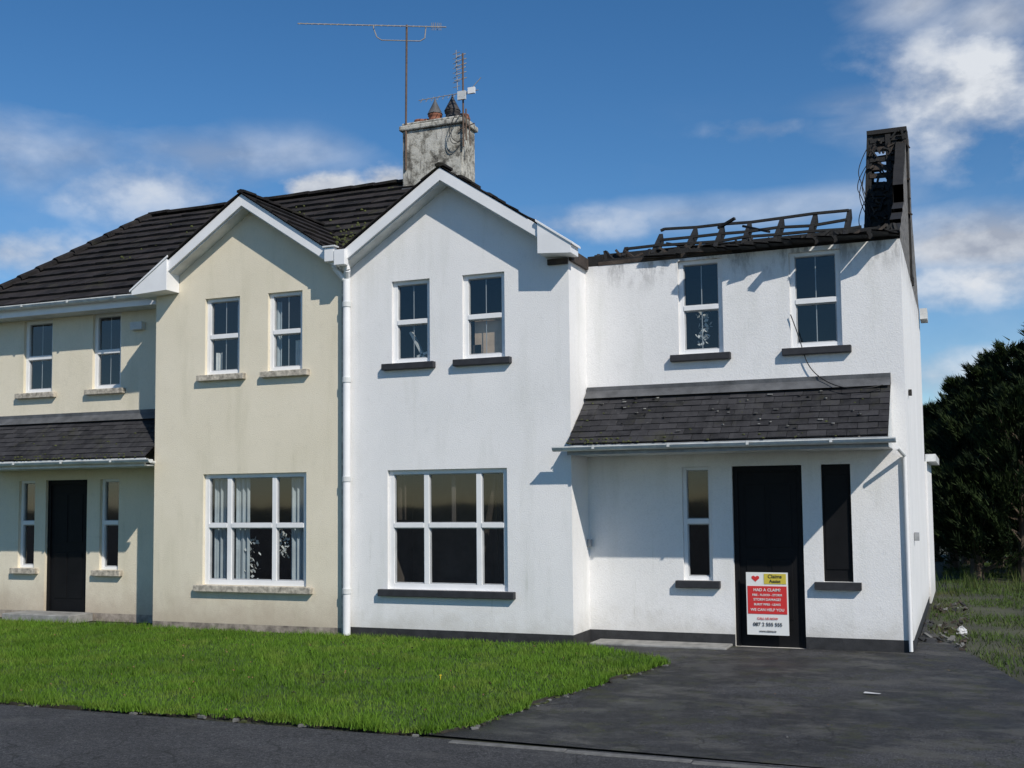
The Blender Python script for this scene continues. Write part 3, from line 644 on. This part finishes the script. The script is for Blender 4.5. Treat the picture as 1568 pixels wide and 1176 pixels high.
Pr=scatter(rp,190000,(6.9,16,-5.2,24)); keep=(np.sin(Pr[:,0]*2.3+np.sin(Pr[:,1]*1.9)*1.5)+np.sin(Pr[:,1]*2.7+Pr[:,0])+rng.normal(0,.7,len(Pr)))>-.6
blades('rough_grass',Pr[keep],.02,.075,.012,'rough',-.03,1.5)
tw=[]
for i in range(45):
    x=random.uniform(7.0,11); y=random.uniform(7,14); tw.append(rng.normal((x,y),.1,(22,2)))
blades('tall_weeds',np.concatenate(tw),.1,.4,.014,'rough',-.03,None,.5)
w=MB()
for i in range(240):
    x=random.uniform(4.5,8.6); y=random.uniform(-5,2)
    r_=random.uniform(.008,.022); a=random.uniform(0,6); w.poly([(x,y,-.004),(x+r_*math.cos(a),y+r_*math.sin(a),.002),(x+r_*1.2*math.cos(a+.8),y+r_*1.2*math.sin(a+.8),-.003)],random.choice(['leaf1','moss','kerb','moss','soil']))
for i in range(170):
    x=random.uniform(-7,4); y=random.uniform(-5.1,-.3)
    if not inside(np.array([[x,y]]),lawn)[0]: continue
    r_=random.uniform(.012,.03); a=random.uniform(0,6); z=.05; w.poly([(x,y,z),(x+r_*math.cos(a),y+r_*math.sin(a),z+.015),(x+r_*1.3*math.cos(a+.5),y+r_*1.3*math.sin(a+.5),z),(x+r_*math.cos(a+1.1),y+r_*math.sin(a+1.1),z+.01)],random.choice(['leaf1','leaf1','soil']))
w.obj('fallen_leaves_and_grit',recalc=False)
w=MB()
w.lathe((2.75,-2.9,.05),[(.004,-.05),(.004,0),(.014,.006),(.012,.01)],'dandelion',8)
w.obj('dandelion')
# crumpled carrier bag
w=MB(); w.lathe((7.42,2.6,-.02),[(.05,0),(.075,.02),(.06,.045),(.065,.06),(.03,.085),(.012,.10)],'bag',11); o=w.obj('discarded_plastic_bag')
for v_ in o.data.vertices: v_.co+=Vector((random.gauss(0,.010),random.gauss(0,.010),random.gauss(0,.006)))
w=MB(); w.poly([(6.62,-2.3,.0),(6.76,-2.33,.004),(6.77,-2.27,.0),(6.63,-2.25,.006)],'bag'); w.obj('litter_paper',recalc=False)
w=MB()
for i in range(90):
    x=random.uniform(6.98,7.5); y=random.uniform(1,7); r_=random.uniform(.015,.05)
    w.beam((x,y,-.02),(x+random.uniform(-.1,.1),y+random.uniform(-.1,.1),random.uniform(-.01,.03)),r_,r_*.6,random.choice(['charb','kerb','charb','soil','char']))
w.obj('rubble')

# ------------------------------------------------------------------ conifers
def conifer(name,x,y,H,R,seed):
    rg=np.random.default_rng(seed); e=empty(name); e.location=(x,y,0)
    t=MB(); t.beam((0,0,-.1),(0.05,0,H*.55),.3,.3,'trunk',9,.45); t.beam((0.05,0,H*.55),(0,0,H*.97),.13,.13,'trunk',7,.2)
    V=[];R_=[]
    nb=200
    for i in range(nb):
        f=rg.random()**.8; z=.25+f*(H-.35); rad=R*(1-f)**.6*(.5+.95*rg.random())+.2; a=rg.uniform(0,2*np.pi)
        up=rg.uniform(.35,1.1); L=rad; base=np.array([0,0,z-.25*L]); dirn=np.array([math.cos(a),math.sin(a),up]);dirn/=np.linalg.norm(dirn)
        tip=base+dirn*L*1.2
        if i%6==0: t.beam(tuple(base),tuple(tip*.95+base*.05),.04,.04,'trunk',4,.3)
        n=100; s=rg.uniform(.25,1,n)**.7; c=base+np.outer(s,dirn)*L*1.2+rg.normal(0,.10,(n,3))*(1.12-s)[:,None]*1.3
        ld=dirn*1.3+rg.normal(0,.4,(n,3))+np.array([0,0,.4]); ld/=np.linalg.norm(ld,axis=1)[:,None]
        ln=rg.uniform(.08,.24,n)[:,None]; sd=np.cross(ld,rg.normal(0,1,(n,3))); sd/=np.linalg.norm(sd,axis=1)[:,None]+1e-6
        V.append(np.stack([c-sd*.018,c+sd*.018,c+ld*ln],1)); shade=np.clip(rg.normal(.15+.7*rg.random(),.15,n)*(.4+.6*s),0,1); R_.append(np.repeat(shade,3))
    V=np.concatenate(V).reshape(-1,3); R_=np.concatenate(R_); n=len(V)//3
    me=bpy.data.meshes.new('foliage'); me.vertices.add(3*n); me.loops.add(3*n); me.polygons.add(n)
    me.vertices.foreach_set('co',V.ravel()); me.loops.foreach_set('vertex_index',np.arange(3*n)); me.polygons.foreach_set('loop_start',np.arange(0,3*n,3)); me.update(calc_edges=True)
    at_=me.attributes.new('rnd','FLOAT','POINT'); at_.data.foreach_set('value',R_); me.materials.append(M['leaf'])
    o=bpy.data.objects.new('foliage',me); sc.collection.objects.link(o); o.parent=e; t.obj('trunk',e)
k=0
for (x,y,H,R) in ((6.7,19.5,4.1,1.1),(7.5,18.5,4.7,1.2),(8.2,17,5.1,1.3),(8.6,15.5,5.2,1.3),(7.7,15,3.9,1.2),(9.6,14.5,5.8,1.6),(8.6,12.5,3.9,1.3),(7.2,16.5,3.4,1.1),(12,18,6.5,2),(7.7,12.8,2.4,1.0)):
    conifer('conifer_tree' if k==0 else 'conifer_tree.%03d'%k,x,y,H,R,50+k); k+=1

# ------------------------------------------------------------------ world, sun, camera
travel=Vector((-1.3,1,-1.4)).normalized()
sun=bpy.data.lights.new('sun','SUN'); sun.energy=4.1; sun.angle=math.radians(.6); sun.color=(1,.94,.85)
so=bpy.data.objects.new('sun',sun); sc.collection.objects.link(so); so.rotation_euler=travel.to_track_quat('-Z','Y').to_euler()
el=math.asin(-travel.z); az=math.atan2(-travel.x,-travel.y)
wd=bpy.data.worlds.new('World'); sc.world=wd; wd.use_nodes=True; nt=wd.node_tree; nt.nodes.clear()
out=nd(nt,'ShaderNodeOutputWorld'); bg=nd(nt,'ShaderNodeBackground'); bg.inputs[1].default_value=.105
sky=nd(nt,'ShaderNodeTexSky'); sky.sky_type='NISHITA'; sky.sun_disc=False; sky.sun_elevation=el; sky.sun_rotation=az; sky.air_density=.9; sky.dust_density=0.0; sky.ozone_density=3.2
hs=nd(nt,'ShaderNodeHueSaturation'); hs.inputs['Saturation'].default_value=1.25; nt.links.new(sky.outputs[0],hs.inputs['Color']); nt.links.new(hs.outputs[0],bg.inputs[0])
tc=nd(nt,'ShaderNodeTexCoord'); G=tc.outputs['Generated']
def vm(op,a,b=None):
    n=nd(nt,'ShaderNodeVectorMath',operation=op)
    nt.links.new(a,n.inputs[0]) 
    if b is not None:
        if isinstance(b,tuple): n.inputs[1].default_value=b
        else: nt.links.new(b,n.inputs[1])
    return n
def ma(op,a,b=None,c=None,clamp=False):
    n=nd(nt,'ShaderNodeMath',operation=op); n.use_clamp=clamp
    for i,v in enumerate((a,b,c)):
        if v is None: continue
        if isinstance(v,(int,float)): n.inputs[i].default_value=v
        else: nt.links.new(v,n.inputs[i])
    return n.outputs[0]
warp=vm('MULTIPLY',G,(1,1,2.6)).outputs[0]
n1=nd(nt,'ShaderNodeTexNoise'); n1.inputs['Scale'].default_value=4.2; n1.inputs['Detail'].default_value=9; n1.inputs['Roughness'].default_value=.55; n1.inputs['Distortion'].default_value=.35; nt.links.new(warp,n1.inputs['Vector'])
n2=nd(nt,'ShaderNodeTexNoise'); n2.inputs['Scale'].default_value=13; n2.inputs['Detail'].default_value=8; n2.inputs['Roughness'].default_value=.55; nt.links.new(vm('MULTIPLY',G,(1,1,1.6)).outputs[0],n2.inputs['Vector'])
YAW=-.3835
def skydir(px,py):
    a=YAW+math.atan((px-784)/1711); e=.0697+math.atan((645.7-py)/1711*math.cos(a-YAW)); return Vector((math.sin(a)*math.cos(e),math.cos(a)*math.cos(e),math.sin(e)))
acc=None
def bank(px,py,w_,h_,st_,nz):
    global acc
    c=skydir(px,py); dd=vm('SUBTRACT',G,tuple(c)).outputs[0]; ln=vm('LENGTH',vm('MULTIPLY',dd,(1/w_,1/w_,1/h_)).outputs[0]).outputs['Value']
    m_=ma('SUBTRACT',1,ln); v=ma('MULTIPLY_ADD',ma('SUBTRACT',nz,.5),3.2,m_); v=ma('MULTIPLY',v,st_,clamp=True)
    v=ma('MULTIPLY',v,ma('MULTIPLY_ADD',m_,1.6,.35,clamp=True))
    acc=v if acc is None else ma('MAXIMUM',acc,v)
for px,py,w_,h_,s_,z in ((60,235,.26,.045,.55,1),(330,235,.19,.03,.5,1),(230,290,.14,.045,.55,2),(505,292,.06,.022,1.8,2),(600,278,.035,.018,1.7,2),
    (1515,150,.11,.075,.9,2),(1550,50,.10,.06,.8,1),(1400,190,.10,.03,.5,1),(1180,205,.06,.014,.4,2),(1050,330,.24,.022,.5,1),(1500,385,.13,.035,.85,1),(1530,440,.12,.035,.8,2),(1440,590,.1,.04,.6,2),(900,345,.12,.02,.5,2),(0,390,.12,.03,.8,2),(1430,20,.07,.03,.7,1)):
    bank(px,py,w_,h_,s_,n1.outputs[0] if z==1 else n2.outputs[0])
sz=nd(nt,'ShaderNodeSeparateXYZ'); nt.links.new(G,sz.inputs[0])
low=ma('MULTIPLY_ADD',sz.outputs[2],-3.2,1.1,clamp=True)
gen=ma('MULTIPLY',ma('MULTIPLY',ma('SUBTRACT',n1.outputs[0],.47),4.0,clamp=True),ma('MULTIPLY',low,.3)); acc=ma('MAXIMUM',acc,gen)
cr=nd(nt,'ShaderNodeValToRGB'); cr.color_ramp.elements[0].position=.38; cr.color_ramp.elements[0].color=(.40,.45,.55,1); cr.color_ramp.elements[1].position=.6; cr.color_ramp.elements[1].color=(.80,.84,.90,1); nt.links.new(n2.outputs[0],cr.inputs[0])
bg2=nd(nt,'ShaderNodeBackground'); nt.links.new(cr.outputs[0],bg2.inputs[0]); bg2.inputs[1].default_value=.9
ms_=nd(nt,'ShaderNodeMixShader'); nt.links.new(acc,ms_.inputs[0]); nt.links.new(bg.outputs[0],ms_.inputs[1]); nt.links.new(bg2.outputs[0],ms_.inputs[2]); nt.links.new(ms_.outputs[0],out.inputs[0])

cam=bpy.data.cameras.new('camera'); co=bpy.data.objects.new('camera',cam); sc.collection.objects.link(co); sc.camera=co
cam.sensor_width=36; cam.lens=1711.04/1568*36; cam.shift_y=57.71/1568; cam.clip_end=2000; cam.clip_start=.05
yaw,pit,rol=-.3835,.0697,-.0102
fw=Vector((math.sin(yaw)*math.cos(pit),math.cos(yaw)*math.cos(pit),math.sin(pit))); rr=Vector((math.cos(yaw),-math.sin(yaw),0)); uu=rr.cross(fw)
c_,s__=math.cos(rol),math.sin(rol); R2=c_*rr+s__*uu; U2=-s__*rr+c_*uu
mt=Matrix((( R2.x,U2.x,-fw.x,7.518),(R2.y,U2.y,-fw.y,-12.799),(R2.z,U2.z,-fw.z,1.745),(0,0,0,1)))
co.matrix_world=mt
